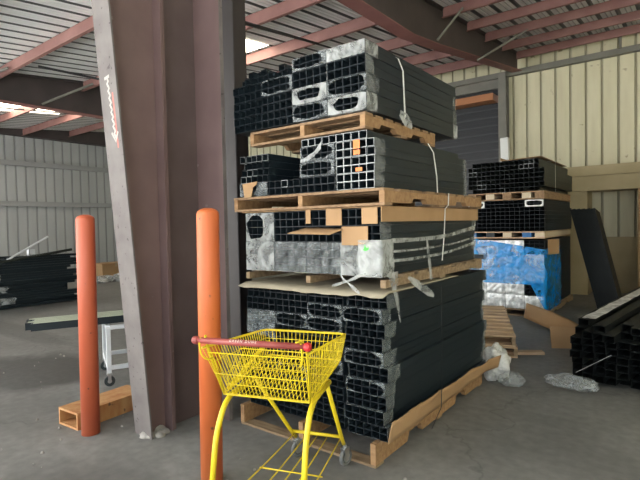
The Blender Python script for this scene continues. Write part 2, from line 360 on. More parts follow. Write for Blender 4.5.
# ------------------------------------------------------------------ columns
def column_front():
    t = empty('steel_column', (-3.23,2.0,0), 0, 'tapered brown steel column with pale front flange beside orange bollards', 'column')
    zt = 4.38; lean = -.072
    bm = BM()
    y = lambda z: lean*z
    n = 24
    for k in range(n):
        z0, z1 = zt*k/n, zt*(k+1)/n
        extrude_poly(bm, [(y(z0)-.014,z0),(y(z0),z0),(y(z1),z1),(y(z1)-.014,z1)], 'x', -.11, .105)
    bmesh.ops.remove_doubles(bm, verts=bm.verts[:], dist=.0005)
    link('front_flange', bm, M['dusty'], t)
    bm = BM(); extrude_poly(bm, [(0,0),(.17,0),(.17,zt),(y(zt),zt)], 'x', -.005, .005); link('web', bm, M['column'], t)
    bm = BM(); box(bm, -.1,.1, .17,.185, 0, zt+.04); link('rear_flange', bm, M['column'], t)
    # painted marks on the front flange
    bm = BM(); rnd = random.Random(3)
    zz = 2.52
    path_pts = []
    for k in range(26):
        z = 2.60-.0165*k
        path_pts.append(Vector((.0+.012*math.sin(k*2.1)+.0014*k, y(z)-.0175, z)))
    path(bm, path_pts, .012, 6)
    path(bm, [Vector((-.035,y(2.6)-.0175,2.605)), Vector((.03,y(2.61)-.0175,2.615))], .012, 6)
    path(bm, [Vector((-.01,y(2.2)-.0175,2.23)), Vector((.035,y(2.18)-.0175,2.165)), Vector((.07,y(2.2)-.0175,2.23))], .011, 6)
    for v in bm.verts: v.co.y = y(v.co.z)-.0165+(v.co.y-(y(v.co.z)-.0175))*.12
    link('white_paint_mark', bm, mat('worn_white_paint', (.42,.39,.36), .7), t)
    bm = BM(); z0, z1 = 2.12, 2.5
    v = [bm.verts.new((xx,y(z)-.0148,z)) for xx,z in ((.045,z0),(.062,z0),(.055,z1),(.038,z1))]; bm.faces.new(v)
    link('red_paint_line', bm, mat('faded_red_mark', (.5,.16,.13), .7), t)
    bm = BM(); rr = random.Random(5)
    for k in range(7):
        a = k*.9; r = rr.uniform(.03,.055)
        c = Vector((.02+.075*math.cos(a)*rr.uniform(.5,1.1), .06+.06*math.sin(a), 0))
        bmesh.ops.create_icosphere(bm, subdivisions=2, radius=r, matrix=Matrix.Translation(c))
    for v in bm.verts: v.co += wob(v.co, 22, .012); v.co.z = max(v.co.z*.8, 0)
    link('concrete_footing', bm, M['debris'], t, True)
column_front()
def column_rear():
    t = empty('steel_column', (-3.23,2.35,0), 0, 'broad straight brown steel column joined behind the tapered column', 'column')
    zt = 4.42
    bm = BM(); box(bm, -.09,.09, -.155,-.14, 0,zt); link('front_flange', bm, M['column'], t)
    bm = BM(); box(bm, -.005,.005, -.14,.2, 0,zt); link('web', bm, M['column_shade'], t)
    bm = BM(); box(bm, -.25,.315, .2,.235, 0,zt); link('rear_flange', bm, M['column'], t)
    bm = BM(); box(bm, .3155,.3175, .1995,.2355, 0,zt); link('flange_edge', bm, M['dusty'], t)  # thin strip in the lighter flange grey
column_rear()
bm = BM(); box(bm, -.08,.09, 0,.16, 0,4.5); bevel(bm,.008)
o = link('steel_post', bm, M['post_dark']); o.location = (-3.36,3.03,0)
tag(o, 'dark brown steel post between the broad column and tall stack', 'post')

# ------------------------------------------------------------------ bollards
def bollard(x, y, h, m, lx, label):
    t = empty('bollard', (x,y,0), 0, label, 'bollard', 'orange pipe bollards')
    bm = BM(); n = 28; r = .066
    prof = [(r,0),(r,h-.03)]+[(r*math.cos(a),h-.03+.035*math.sin(a)) for a in (R(25),R(50),R(72))]
    rings = [[bm.verts.new((rr*math.cos(2*math.pi*i/n)+lx*z/h, rr*math.sin(2*math.pi*i/n), z)) for i in range(n)] for rr,z in prof]
    for a, b in zip(rings[:-1], rings[1:]):
        for i in range(n): bm.faces.new((a[i],a[(i+1)%n],b[(i+1)%n],b[i]))
    bm.faces.new(rings[0][::-1]); bm.faces.new(rings[-1])
    link('pipe', bm, m, t, True)
    return t
bollard(-3.62,1.786,1.66, M['orange_brick'], .03, 'red-orange pipe bollard left of the tall tapered column')
b2 = bollard(-2.293,1.855,1.66, M['orange'], .03, 'scuffed orange pipe bollard right behind the shopping cart handle')
bm = BM(); rr = random.Random(9)
for k in range(9):
    a = k*.75; c = Vector((.085*math.cos(a), .085*math.sin(a), .0))
    bmesh.ops.create_icosphere(bm, subdivisions=1, radius=rr.uniform(.012,.028), matrix=Matrix.Translation(c))
for v in bm.verts: v.co.z = max(v.co.z,0)
link('base_rubble', bm, M['debris'], b2)

# ------------------------------------------------------------------ tubes and packs
_tm = {}
def tube_mesh(w, h, L, rim='rim_dark', body='black', t=.003):
    key = (round(w,4),round(h,4),round(L,3),rim,body)
    if key in _tm: return _tm[key]
    bm = BM(); g = .0007
    o4 = [(g,g),(w-g,g),(w-g,h-g),(g,h-g)]; i4 = [(t,t),(w-t,t),(w-t,h-t),(t,h-t)]
    V = lambda P, y: [bm.verts.new((p[0],y,p[1])) for p in P]
    of, ob, if_, ib = V(o4,0), V(o4,L), V(i4,0), V(i4,L)
    for k in range(4):
        j = (k+1)%4
        bm.faces.new((of[k],of[j],ob[j],ob[k])); bm.faces.new((if_[j],if_[k],ib[k],ib[j]))
        bm.faces.new((of[j],of[k],if_[k],if_[j])).material_index = 1
        bm.faces.new((ob[k],ob[j],ib[j],ib[k])).material_index = 1
    me = bpy.data.meshes.new('tube'); bm.normal_update(); bm.to_mesh(me); bm.free()
    me.materials.append(M[body]); me.materials.append(M[rim])
    _tm[key] = me; return me
def fgrid(bm, nu, nv, fn):
    """grid surface; fn(s,t) in 0..1"""
    V = [[bm.verts.new(fn(i/nu, j/nv)) for j in range(nv+1)] for i in range(nu+1)]
    for i in range(nu):
        for j in range(nv): bm.faces.new((V[i][j],V[i+1][j],V[i+1][j+1],V[i][j+1]))
    return V
def film_frame(bm, W, H, y, hw, hh, cx=0, cz=0, seed=0, pw=3.0):
    """front lip of stretch film: rectangle with a rounded hole"""
    n = 40; A = []; B_ = []
    for i in range(n):
        a = 2*math.pi*i/n; ca, sa = math.cos(a), math.sin(a)
        k = 1/max(abs(ca)/(W/2), abs(sa)/(H/2)); ox, oz = ca*k, sa*k
        e = lambda q: math.copysign(abs(q)**(2/pw), q)
        ix, iz = cx+hw*e(ca), cz+hh*e(sa)
        wv = noise.noise(Vector((ca*2+seed,sa*2,seed*1.7)))
        A.append(bm.verts.new((ox, y, oz+H/2))); B_.append(bm.verts.new((ix*(1+.12*wv), y-.006-.008*abs(wv), H/2+iz*(1+.18*wv))))
    for i in range(n): bm.faces.new((A[i],A[(i+1)%n],B_[(i+1)%n],B_[i]))
def film_sleeve(bm, W, H, y0, y1, off=.003, seed=0):
    per = [(-W/2,0),(W/2,0),(W/2,H),(-W/2,H)]
    pts = []
    for k in range(4):
        a, b = per[k], per[(k+1)%4]
        nn = 8 if k%2 == 0 else 5
        for i in range(nn): pts.append((a[0]+(b[0]-a[0])*i/nn, a[1]+(b[1]-a[1])*i/nn))
    ny = 6; rings = []
    for j in range(ny+1):
        y = y0+(y1-y0)*j/ny; ring = []
        for (px, pz) in pts:
            q = noise.noise(Vector((px*20+seed*3.1, y*25, pz*20+seed)))
            d = off+.003*max(q,0)
            yy = y+(.018*noise.noise(Vector((px*9,pz*9,seed*2.3+j))) if j in (ny,) else 0)
            ox = px+math.copysign(d,px) if abs(abs(px)-W/2) < 1e-6 else px
            oz = pz+(d*.4 if pz >= H-1e-6 else (-d*.2 if pz <= 1e-6 else 0))
            ring.append(bm.verts.new((ox,yy,oz)))
        rings.append(ring)
    n = len(pts)
    for a, b in zip(rings[:-1], rings[1:]):
        for i in range(n): bm.faces.new((a[i],a[(i+1)%n],b[(i+1)%n],b[i]))
def film_face(bm, W, H, y, amp=.024, seed=0, x0=0, nu=30, nv=22):
    def fn(s,t):
        p = Vector((x0-W/2+W*s, 0, H*t)); q = noise.fractal(Vector((p.x*16+seed*5,p.z*10,seed)),.75,2.2,4)
        edge = min(1, min(s,1-s)*8, min(t,1-t)*8)
        return (p.x, y-.004-amp*edge*abs(q), p.z)
    fgrid(bm, nu, nv, fn)
npack = [0]
def pack(x, y, z, ncol, nrow, tw, th, L, label, group, rim='rim_dark', frame=None, full=False, sleeve=None, rear=False, fm='film', hole=None, skip=(), push=None, jit=.006, light=(), body='black'):
    """film wrapped pack of tubes; x is its left edge, y its front face"""
    npack[0] += 1; sd = npack[0]
    W, H = ncol*tw, nrow*th
    t = empty('tube_pack', (x+W/2,y,z), 0, label, 'pack of tubes', group)
    rnd = random.Random(sd)
    for r in range(nrow):
        for c in range(ncol):
            if (c,r) in skip: continue
            rm = 'rim_light' if (c,r) in light else rim
            me = tube_mesh(tw,th,L-.03,rm,body)
            dy = rnd.uniform(0,jit) if rnd.random() < .85 else rnd.uniform(0,jit*2.5)
            if push: dy += push
            inst('tube', me, t, (-W/2+c*tw, dy, r*th))
    if frame:
        bm = BM(); film_frame(bm, W, H, -.004, frame[0]*W/2, frame[1]*H/2, frame[2]*W if len(frame)>2 else 0, frame[3]*H if len(frame)>3 else 0, sd); link('film_end', bm, M[fm], t, True)
    if full:
        bm = BM(); film_face(bm, W, H, -.004, seed=sd); link('film_end', bm, M['film_white' if full==2 else fm], t, True)
    if sleeve:
        bm = BM(); film_sleeve(bm, W, H, -.004, sleeve, seed=sd); link('film_sleeve', bm, M[fm], t, True)
    if rear:
        bm = BM(); film_sleeve(bm, W, H, L-.1, L-.005, seed=sd+50); link('rear_film_sleeve', bm, M[fm], t, True)
    return t
def pallet(x0,x1,y0,y1,z0,z1,label,nd=9,wood='wood',woodx='wood_x',ns=3,rz=0,group='wooden pallets',notch=True, open_front=False, front_wood=None):
    cx, cy = (x0+x1)/2, (y0+y1)/2
    t = empty('wooden_pallet', (cx,cy,z0), rz, label, 'pallet', group)
    H = z1-z0; td = .018; L = y1-y0; W = x1-x0; sh = H-2*td
    rnd = random.Random(int(z0*1000)+int(x0*77))
    for k in range(ns):
        bm = BM(); xx = -W/2+(W-.038)*k/(ns-1)
        if notch:
            a = sh*.45; poly = [(-L/2,td)]
            for c in (-L*.22, L*.22): poly += [(c-.12,td),(c-.09,td+a),(c+.09,td+a),(c+.12,td)]
            poly += [(L/2,td),(L/2,td+sh),(-L/2,td+sh)]
        else: poly = [(-L/2,td),(L/2,td),(L/2,td+sh),(-L/2,td+sh)]
        extrude_poly(bm, poly, 'x', xx, xx+.038); link('stringer', bm, M[wood], t)
    bw = L/nd*.72
    for k in range(1 if open_front else 0, nd):
        bm = BM(); yy = -L/2+(L-bw)*k/(nd-1); e = rnd.uniform(-.008,.008)
        box(bm, -W/2+e,W/2+e, yy,yy+bw, H-td,H); bevel(bm,.002); link('deck_board', bm, M[woodx], t)
    for yy in ((-L/2, -.05, L/2-.1) if not open_front or front_wood else (-.05, L/2-.1)):
        bm = BM(); box(bm, -W/2,W/2, yy,yy+.1, 0,td); bevel(bm,.002); link('bottom_board', bm, M[front_wood or woodx], t)
    return t
colname = ['leftmost','centre-left','centre-right','rightmost']
rowname = ['lowest','second','third','fourth','fifth','sixth','seventh','eighth','ninth','top']

# ---- bottom load
FY = 2.588
pallet(-2.80,-1.57, FY-.02,4.53, 0,.172, 'wooden pallet on the floor under the tall tube stack', nd=9, open_front=True, front_wood='wood_grey')  # greyer bottom boards: shade under the load put into the colour
rnd = random.Random(21)
for r in range(10):
    for c in range(4):
        x = -2.725+c*.301
        jx = rnd.uniform(-.004,.004) if c < 3 else rnd.uniform(-.004,.035)
        kw = {}
        if c == 3:
            kw = dict(sleeve=rnd.uniform(.10,.17), rear=True, fm='film_grey')
            if r in (3,5,8): kw['frame'] = (.93,.86)
        else:
            if (c,r) in ((2,8),(2,7),(1,7),(0,5),(1,3),(2,4)): kw = dict(frame=(.93,.84), fm='film_grey')
            if (c,r) in ((0,7),(0,6)): kw = dict(full=True, fm='film_grey')
        L = 1.86 if c == 3 else 1.84
        pack(x+jx, FY+rnd.uniform(0,.02), .176+r*.0928, 5,2, .0588,.0461, L,
             '%s pack of black tubes in the %s layer of the bottom load' % (colname[c], rowname[r]), 'packs of the bottom load', **kw)
# sheet of cardboard over the bottom load
def sheet(name, fn, nu, nv, m, label, cat, thick=.006):
    bm = BM(); fgrid(bm, nu, nv, fn); o = link(name, bm, m, None, True)
    md = o.modifiers.new('solid','SOLIDIFY'); md.thickness = thick; md.offset = 1
    return tag(o, label, cat)
def fn(s,t):
    x = -2.735+1.265*s; y = FY-.07+1.2*t
    z = 1.118+.004*noise.noise(Vector((x*4,y*4,1)))
    if y < FY: z -= .35*(FY-y)*(1+.9*noise.noise(Vector((x*7,3,0)))); 
    return (x,y,z)
sheet('cardboard_sheet', fn, 40, 16, M['card_pale'], 'dusty cardboard sheet sagging over the front of the bottom load', 'cardboard', .005)
# torn cardboard tray along the side and back of the bottom load
def fn(s,t):
    y = FY-.01+1.98*s; h = .15-.04*s+.03*noise.noise(Vector((y*3.2,2,0)))+.012*noise.noise(Vector((y*16,5,0)))
    if s > .86: h *= 1
    return (-1.478+.03*t+.01*noise.noise(Vector((y*4,t*2,7)))+(.05*(s-.9)/.1 if s>.9 else 0), y, .177+h*t)
sheet('cardboard_strip', fn, 60, 4, M['card'], 'torn brown cardboard strip standing along the base of bottom load', 'cardboard', .005)

# ---- third load from top
pallet(-2.74,-1.50, FY+.02,4.35, 1.128,1.214, 'thin wooden pallet between the bottom load and third load', nd=8, wood='wood_grey', woodx='wood_grey', notch=False, open_front=True)
rnd = random.Random(5)
for r in range(2):
    for c in range(4):
        kw = dict(jit=.004)
        if r == 0: kw.update(full=2 if c == 3 else True, fm='film_white' if c in (0,) else 'film')
        elif c == 0: kw.update(frame=(.55,.8,-.12,0), fm='film_white')
        if c == 3: kw.update(sleeve=.14, rear=True)
        pack(-2.715+c*.298+rnd.uniform(-.003,.003), FY+rnd.uniform(0,.012), 1.217+r*.217, 5,4, .0585,.0536, 1.68,
             '%s %s pack of black tubes in the film-covered third load' % (colname[c], ('lower','upper')[r]), 'packs of the third load', **kw)
# cardboard over the third load: side band and front flaps
bm = BM(); box(bm, 0,.006, 0,1.70, 0,.098); box(bm, -1.24,0, 0,1.70, .092,.098)
o = link('cardboard_tray', bm, M['card']); o.location = (-1.517,FY+.005,1.562); tag(o, 'brown cardboard lid folded down the side of the third load', 'cardboard')
def flap(x0,x1,z0,z1,y,label, tilt=0, dy=0):
    bm = BM(); box(bm, x0,x1, -.005,0, z0-z1,0)
    o = link('cardboard_flap', bm, M['card'], None); o.location = (0,y,z1); o.rotation_euler = (tilt,0,0); return tag(o, label, 'cardboard', 'cardboard flaps')
flap(-2.10,-2.06,1.56,1.652, FY-.012, 'narrow brown cardboard flap hanging left of centre on third load front')
flap(-1.925,-1.80,1.545,1.652, FY-.012, 'brown cardboard flap hanging in the middle of third load front')
flap(-1.645,-1.53,1.55,1.652, FY-.012, 'brown cardboard flap at right corner of third load front')
flap(-1.80,-1.60,1.415,1.535, FY-.014, 'square brown cardboard piece above the green sticker')
def fn(s,t):
    x = -2.10+.32*s-.05*t; return (x, FY-.15*t*(1-.3*s)-.004, 1.53-.035*t-.01*s)
sheet('cardboard_flap', fn, 6, 3, M['card'], 'brown cardboard flap sticking out flat from third load front', 'cardboard', .004)
bm = BM(); bmesh.ops.create_circle(bm, cap_ends=True, radius=.024, segments=14, matrix=Matrix.Rotation(R(90),4,'X'))
for v in bm.verts: v.co += wob(v.co, 30, .006)
o = link('green_sticker', bm, M['green']); o.location = (-1.615,FY-.024,1.405); tag(o, 'small bright green round sticker on the film of third load', 'sticker')
# stray film: streamers along the side, tails, knot
def ribbon(bm, pts, w, ax=Vector((0,0,1)), seed=0):
    P = [Vector(p) for p in pts]; V = []
    for i, p in enumerate(P):
        ww = w[i] if isinstance(w,(list,tuple)) else w
        q = noise.noise(Vector((i*.7,seed,0)))*.006
        V.append([bm.verts.new(p-ax*ww/2+Vector((q,0,0))), bm.verts.new(p+Vector((.004,-.003,0))), bm.verts.new(p+ax*ww/2+Vector((q*-.5,0,0)))])
    for a, b in zip(V[:-1],V[1:]):
        bm.faces.new((a[0],a[1],b[1],b[0])); bm.faces.new((a[1],a[2],b[2],b[1]))
X3 = -1.515
t = empty('stretch_film', (X3,FY,1.2), 0, 'loose white stretch film streaming along the side of third load', 'plastic film')
def L3(p): return Vector(p)-Vector((X3,FY,1.2))
for k,(za,zb,zc,wd) in enumerate(((1.44,1.46,1.50,.028),(1.37,1.39,1.41,.014),(1.31,1.33,1.365,.020))):
    bm = BM(); n = 14
    pts = [L3((X3+.012+.006*math.sin(i*.9), FY+.1+1.5*i/n, za+(zb-za)*min(1,2*i/n)+(zc-zb)*max(0,2*i/n-1)-.02*math.sin(math.pi*i/n))) for i in range(n+1)]
    ribbon(bm, pts, [wd*(1+.3*noise.noise(Vector((i*.5,k,0)))+(1.6*max(0,i/n-.75))) for i in range(n+1)], seed=k); link('film_streamer', bm, M['film_white'], t, True)
bm = BM(); ribbon(bm, [L3((X3+.014,FY+.62+.01*i, 1.45-.045*i)) for i in range(8)], [.03+.004*i for i in range(8)], Vector((0,1,0)), 3); link('film_tail', bm, M['film_white'], t, True)
bm = BM(); ribbon(bm, [L3((X3+.02,FY+.10+.012*i, 1.24-.042*i)) for i in range(9)], [.15,.12,.09,.065,.05,.042,.036,.03,.012], Vector((0,1,0)), 5); link('film_tail', bm, M['film_white'], t, True)
bm = BM(); ribbon(bm, [L3((X3+.025+.01*i,FY+.30+.045*i, 1.19-.026*i)) for i in range(7)], [.02,.05,.06,.066,.066,.06,.03], Vector((0,.75,.66)), 8); link('film_tail', bm, M['film_white'], t, True)
bm = BM(); box(bm, 0,.01, 0,0.004, 0,.38); box(bm,0,.004,0,.01,.0,.0001)
bm.free()
def tail(pts, w, ax, label):
    P0 = Vector(pts[0]); bm = BM(); ribbon(bm, [Vector(p)-P0 for p in pts], w, ax, 2); o = link('film_tail', bm, M['film_white'], None, True); o.location = P0; return tag(o, label, 'plastic film')
tail([(-1.80,FY-.05,1.235),(-1.76,FY-.07,1.2),(-1.72,FY-.075,1.18),(-1.67,FY-.08,1.145),(-1.63,FY-.08,1.12)], [.012,.02,.014,.03,.02], Vector((0,0,1)), 'knotted white film tail hanging over the cardboard sheet front edge')
tail([(-1.60,FY-.05,1.24),(-1.66,FY-.075,1.215),(-1.72,FY-.08,1.19),(-1.80,FY-.08,1.165),(-1.84,FY-.08,1.155)], [.012,.03,.015,.026,.012], Vector((.3,0,.9)), 'crossed white film ends left of the knot on the cardboard sheet')
# film at the right front corner of the third load, bulging over both faces
def fn(s,t):
    z = 1.215+.235*t
    if s < .5: p = Vector((X3-.16+.17*(s/.5), FY-.020, z))
    else: p = Vector((X3+.012, FY-.015+.15*((s-.5)/.5), z))
    q = noise.fractal(Vector((s*9,z*16,4)),.6,2.1,3)
    return p+Vector((.012,-.012,0))*abs(q)
bm = BM(); fgrid(bm, 20, 12, fn); o = link('stretch_film', bm, M['film_white'], None, True); tag(o, 'crumpled white film wrapped around front right corner of third load', 'plastic film')

# ---- second load from top
pallet(-2.80,-1.47, FY-.03,4.27, 1.662,1.770, 'wooden pallet carrying the second load, above brown cardboard lid', nd=9)
rnd = random.Random(8)
def p2(c, z, nrow, lab, **kw):
    return pack(-2.765+c*.305, FY+rnd.uniform(0,.008), z, 5,nrow, .0585,.0515, 1.56, lab, 'packs of the second load', **kw)
p2(0,1.775,2,'lowest leftmost pack of tubes in the second load, film on its end', frame=(.5,.6,-.1,.1), fm='film')
p2(0,1.880,4,'upper leftmost pack of black tubes with grey rims in second load', rim='rim_dark', light=[(c,3) for c in range(5)]+[(0,0),(1,1),(0,2),(1,0),(2,1)], jit=.02)
p2(1,1.775,2,'low pack of black tubes under the dark gap in second load', light=[(2,1)], jit=.01)
p2(1,1.880,2,'black tubes pushed far back in the dark gap of second load', push=.28)
p2(2,1.775,2,'lowest centre-right pack of black tubes in second load', jit=.01)
p2(2,1.880,2,'centre-right pack in second load behind a rounded film window', frame=(.9,.78), sleeve=.08)
p2(2,1.985,2,'centre-right pack in second load with torn film over end', frame=(.88,.8,.0,.05), sleeve=.08)
p2(3,1.775,2,'lowest rightmost pack of silver-rimmed tubes in second load', rim='rim_light', sleeve=.11, rear=True)
p2(3,1.880,2,'middle rightmost pack of silver-rimmed tubes in second load', rim='rim_light', sleeve=.13, rear=True)
p2(3,1.985,2,'uppermost rightmost pack of silver-rimmed tubes in second load', rim='rim_light', sleeve=.13, rear=True)
# torn film strip
tail([(-2.13,FY-.022,1.99),(-2.07,FY-.03,2.0),(-2.0,FY-.03,2.03),(-1.95,FY-.025,2.08)], [.02,.035,.03,.05], Vector((0,0,1)), 'torn white film strip over centre-right pack of the second load')
for k in range(9):
    me = tube_mesh(.0585,.0515,1.5,'rim_light')
    o = inst('square_tube', me, None, (-2.14+k*.0592, FY+rnd.uniform(0,.01), 2.0895)); tag(o, 'silver-rimmed black tube in single row lying on the second load', 'tube', 'loose tubes on the second load')
for i,(x,z,h) in enumerate(((-1.705,2.03,.055),(-1.705,1.992,.03),(-1.69,1.885,.024))):
    bm = BM(); box(bm, 0,.05, -.002,0, 0,h); o = link('orange_sticker', bm, M['sticker']); o.location = (x,FY-.006,z)
    tag(o, ('upper orange sticker over silver tube ends of second load','small orange sticker just under the upper one, second load','lowest small orange sticker on silver tube ends of second load')[i], 'sticker')
bm = BM(); v = [bm.verts.new(p) for p in ((0,-.03,.02),(.16,-.035,.03),(.15,-.03,.01),(.11,-.03,-.01),(.10,-.04,-.08),(.03,-.04,-.085))]; bm.faces.new(v)
o = link('cardboard_scrap', bm, M['card']); o.location = (-2.70,FY,1.85); o.modifiers.new('s','SOLIDIFY').thickness = .005; tag(o, 'bent brown cardboard scrap at lower left of second load', 'cardboard')

# ---- top load
pallet(-2.66,-1.63, FY+.02,3.66, 2.156,2.262, 'wooden pallet directly under the top load', nd=8, wood='wood', notch=True)
rnd = random.Random(31)
def p1(c, z, lab, nrow=2, th=.0565, **kw):
    kw.setdefault('body','black')
    return pack(-2.812+c*.303, FY-.005+rnd.uniform(0,.012), z, 5,nrow, .0595,th, 1.48, lab, 'packs of the top load', **kw)
for r in range(3):
    z = 2.268+r*.1165
    p1(0,z,'leftmost pack of black tubes in the %s layer of top load' % rowname[r], jit=.012)
    p1(1,z,'centre-left pack of black tubes in the %s layer of top load' % rowname[r], **(dict(frame=(.95,.88), fm='film') if r==2 else {}))
    p1(2,z,'centre-right pack of black tubes in the %s layer of top load' % rowname[r], **(dict(frame=(.88,.80),sleeve=.06) if r==0 else dict(frame=(.66,.62),sleeve=.06,fm='film_white') if r==1 else {}))
    p1(3,z,'rightmost pack of black tubes in the %s layer of top load' % rowname[r], rear=True, sleeve=(.13,.14,.10)[r], **(dict(frame=(.64,.66),fm='film_white') if r==0 else dict(frame=(.93,.86),fm='film') if r==1 else {}))
p1(2,2.268+3*.1165,'short centre pack on the top load behind rounded film window', th=.045, frame=(.8,.85), sleeve=.1, fm='film')
p1(3,2.268+3*.1165,'rightmost pack on top of the top load fully wrapped in film', th=.043, full=2, sleeve=.14, fm='film_white')
for k,(x,lay,dy) in enumerate(((-2.74,0,.03),(-2.68,0,.0),(-2.62,0,.05),(-2.56,0,.02),(-2.50,0,.03),(-2.44,0,.0),(-2.38,0,.04),(-2.32,0,.02),(-2.26,0,.03),(-2.66,1,.02),(-2.60,1,.06),(-2.54,1,.03),(-2.36,1,.03))):
    o = inst('square_tube', tube_mesh(.0575,.046,1.42), None, (x,FY+dy,2.618+lay*.0465)); tag(o, 'loose black tube laid unevenly on the upper left of top load', 'tube', 'loose tubes on the top load')
# straps round the loads
def strap(pts, w, label, m='strap', th=.002):
    P0 = Vector(pts[0]); bm = BM(); P = [Vector(p)-P0 for p in pts]; V = []
    for p in P: V.append([bm.verts.new(p+Vector((0,-w/2,0))), bm.verts.new(p+Vector((0,w/2,0)))])
    for a,b in zip(V[:-1],V[1:]): bm.faces.new((a[0],a[1],b[1],b[0]))
    o = link('strap', bm, M[m]); o.location = P0; md = o.modifiers.new('s','SOLIDIFY'); md.thickness = th; md.offset = 0
    return tag(o, label, 'strap')
strap([(-2.1,2.98,2.80),(-1.62,2.98,2.70),(-1.592,2.99,2.68),(-1.588,3.05,2.61),(-1.588,3.07,2.30),(-1.60,3.06,2.255)], .018, 'white strap down the side of the top load')
strap([(-1.58,3.42,2.15),(-1.545,3.44,2.08),(-1.53,3.46,1.9),(-1.53,3.47,1.775)], .016, 'white strap down the side of the second load')
strap([(-1.462,3.52,1.77),(-1.47,3.53,1.68),(-1.504,3.55,1.655),(-1.502,3.52,1.45),(-1.495,3.46,1.26)], .014, 'thin white strap hanging over the brown cardboard lid')
strap([(-1.44,3.32,1.1),(-1.436,3.30,.6),(-1.438,3.28,.2),(-1.515,3.28,.02)], .012, 'thin black strap down the side of the bottom load', 'strap_dark')
tail([(-1.585,2.99,2.31),(-1.575,3.06,2.27),(-1.57,3.14,2.235)], [.05,.10,.05], Vector((0,.4,.9)), 'white film scrap at the bottom of the top load strap')

# ------------------------------------------------------------------ shopping cart
def cart():
    th = math.atan2(.327,.945)
    t = empty('shopping_cart', (-1.64,1.57,0), th, 'bright yellow wire shopping cart with a red handle', 'shopping cart')
    Y = M['yellow']
    RT = [(-.275,.03,.955),(.275,.03,.955),(.30,.61,.925),(-.21,.61,.925)]      # rim
    RB = [(-.205,.115,.705),(.255,.115,.705),(.268,.60,.775),(-.19,.60,.775)]     # bottom
    rt = [Vector(p) for p in RT]; rb = [Vector(p) for p in RB]
    bm = BM()
    rim = arc_pts([rt[0],rt[3],rt[2],rt[1]], .05, 5)
    path(bm, rim, .0065, 8); 
    path(bm, arc_pts([rb[0],rb[3],rb[2],rb[1],rb[0]],.03,4), .005, 6)
    link('basket_rim', bm, Y, t, True)
    def panel(a,b,c,d,nv,nh,name,r=.0024):
        # a-b top edge, d-c bottom edge
        bm = BM()
        for i in range(nv+1):
            s = i/nv; cyl(bm, a.lerp(b,s), d.lerp(c,s), r*.85, 5)
        for j in range(nh+1):
            q = j/nh; cyl(bm, a.lerp(d,q), b.lerp(c,q), r*(1.3 if j in (0,nh) else .95), 5)
        link(name, bm, Y, t)
    panel(rt[1],rt[2],rb[2],rb[1],25,3,'side_panel')
    panel(rt[0],rt[3],rb[3],rb[0],25,3,'side_panel')
    panel(rt[3],rt[2],rb[2],rb[3],20,3,'front_panel')
    panel(rb[0],rb[1],rb[2],rb[3],18,5,'basket_floor')
    ra, rb_ = Vector((-.255,.045,.93)), Vector((.255,.045,.93))
    panel(ra,rb_,rb[1]+Vector((0,-.012,0)),rb[0]+Vector((0,-.012,0)),24,2,'rear_gate')
    # folded seat flap inside, leaning forward
    panel(Vector((-.19,.10,.76)),Vector((.2,.10,.76)),Vector((.2,.26,.90)),Vector((-.19,.26,.90)),14,2,'seat_flap',.0022)
    bm = BM(); cyl(bm, (-.2,.13,.725), (-.12,.45,.90), .006, 6); cyl(bm, (-.185,.13,.725), (-.105,.45,.90), .006, 6); link('flap_bar', bm, Y, t)
    # push handle
    bm = BM(); cyl(bm, (-.285,0,1.0), (.285,0,1.0), .0155, 16); hd = link('handle', bm, M['red'], t, True)
    for s in (-1,1):
        bm = BM()
        prof = [(.0155,0),(.02,.004),(.0205,.022),(.016,.030)]; n = 14; rings = []
        for r_,d in prof: rings.append([bm.verts.new((s*(.276+d), r_*math.cos(2*math.pi*i/n), 1.0+r_*math.sin(2*math.pi*i/n))) for i in range(n)])
        for a,b in zip(rings[:-1],rings[1:]):
            for i in range(n): bm.faces.new((a[i],a[(i+1)%n],b[(i+1)%n],b[i]))
        bm.faces.new(rings[-1]); link('end_cap', bm, M['redcap' if s>0 else 'red'], hd, True)
        # wire bracket between handle and basket
        bm = BM(); x = s*.235
        path(bm, arc_pts([(x,-.004,1.016),(x+s*.02,.03,1.02),(x+s*.03,.06,.955),(-.205 if s<0 else .255,.113,.705)],.02,4), .0055, 6)
        path(bm, arc_pts([(x+s*.025,-.004,1.016),(x+s*.03,-.012,.99),(x+s*.03,.0,.93),(x+s*.012,.02,.90),(x-s*.0,.05,.90)],.02,4), .0045, 6)
        link('handle_bracket', bm, Y, t, True)
    # lettering on the handle
    cu = bpy.data.curves.new('handle_lettering','FONT'); cu.body = 'GREEN DUNE'; cu.size = .017; cu.align_x = 'CENTER'; cu.align_y = 'CENTER'; cu.extrude = .0003; cu.space_character = 1.5
    tmp = bpy.data.objects.new('tmp', cu); C.objects.link(tmp); bpy.context.view_layer.update()
    me = bpy.data.meshes.new_from_object(tmp.evaluated_get(bpy.context.evaluated_depsgraph_get())); bpy.data.objects.remove(tmp)
    me.materials.clear(); me.materials.append(M['text'])
    o = inst('handle_lettering', me, hd, (-.03,-.0122,1.0102), (R(48),0,0))
    # legs: each side one bent tube and a front leg
    def leg(pts, name, r=.0125):
        bm = BM(); path(bm, arc_pts(pts,.09,8), r, 10); link(name, bm, Y, t, True)
    leg([(.245,.005,.1),(.245,.06,.50),(.245,.15,.68),(.245,.45,.695)], 'rear_leg', .0145)
    leg([(-.228,-.03,.1),(-.224,.05,.52),(-.208,.13,.675),(-.2,.45,.685)], 'rear_leg', .0145)
    leg([(.238,.42,.70),(.195,.83,.225),(.193,.89,.15)], 'front_leg')
    leg([(-.19,.42,.70),(-.145,.83,.225),(-.143,.91,.15)], 'front_leg')
    bm = BM(); cyl(bm, (-.145,.845,.215), (.195,.845,.215), .011, 8); link('front_crossbar', bm, Y, t, True)
    # lower rack
    bm = BM()
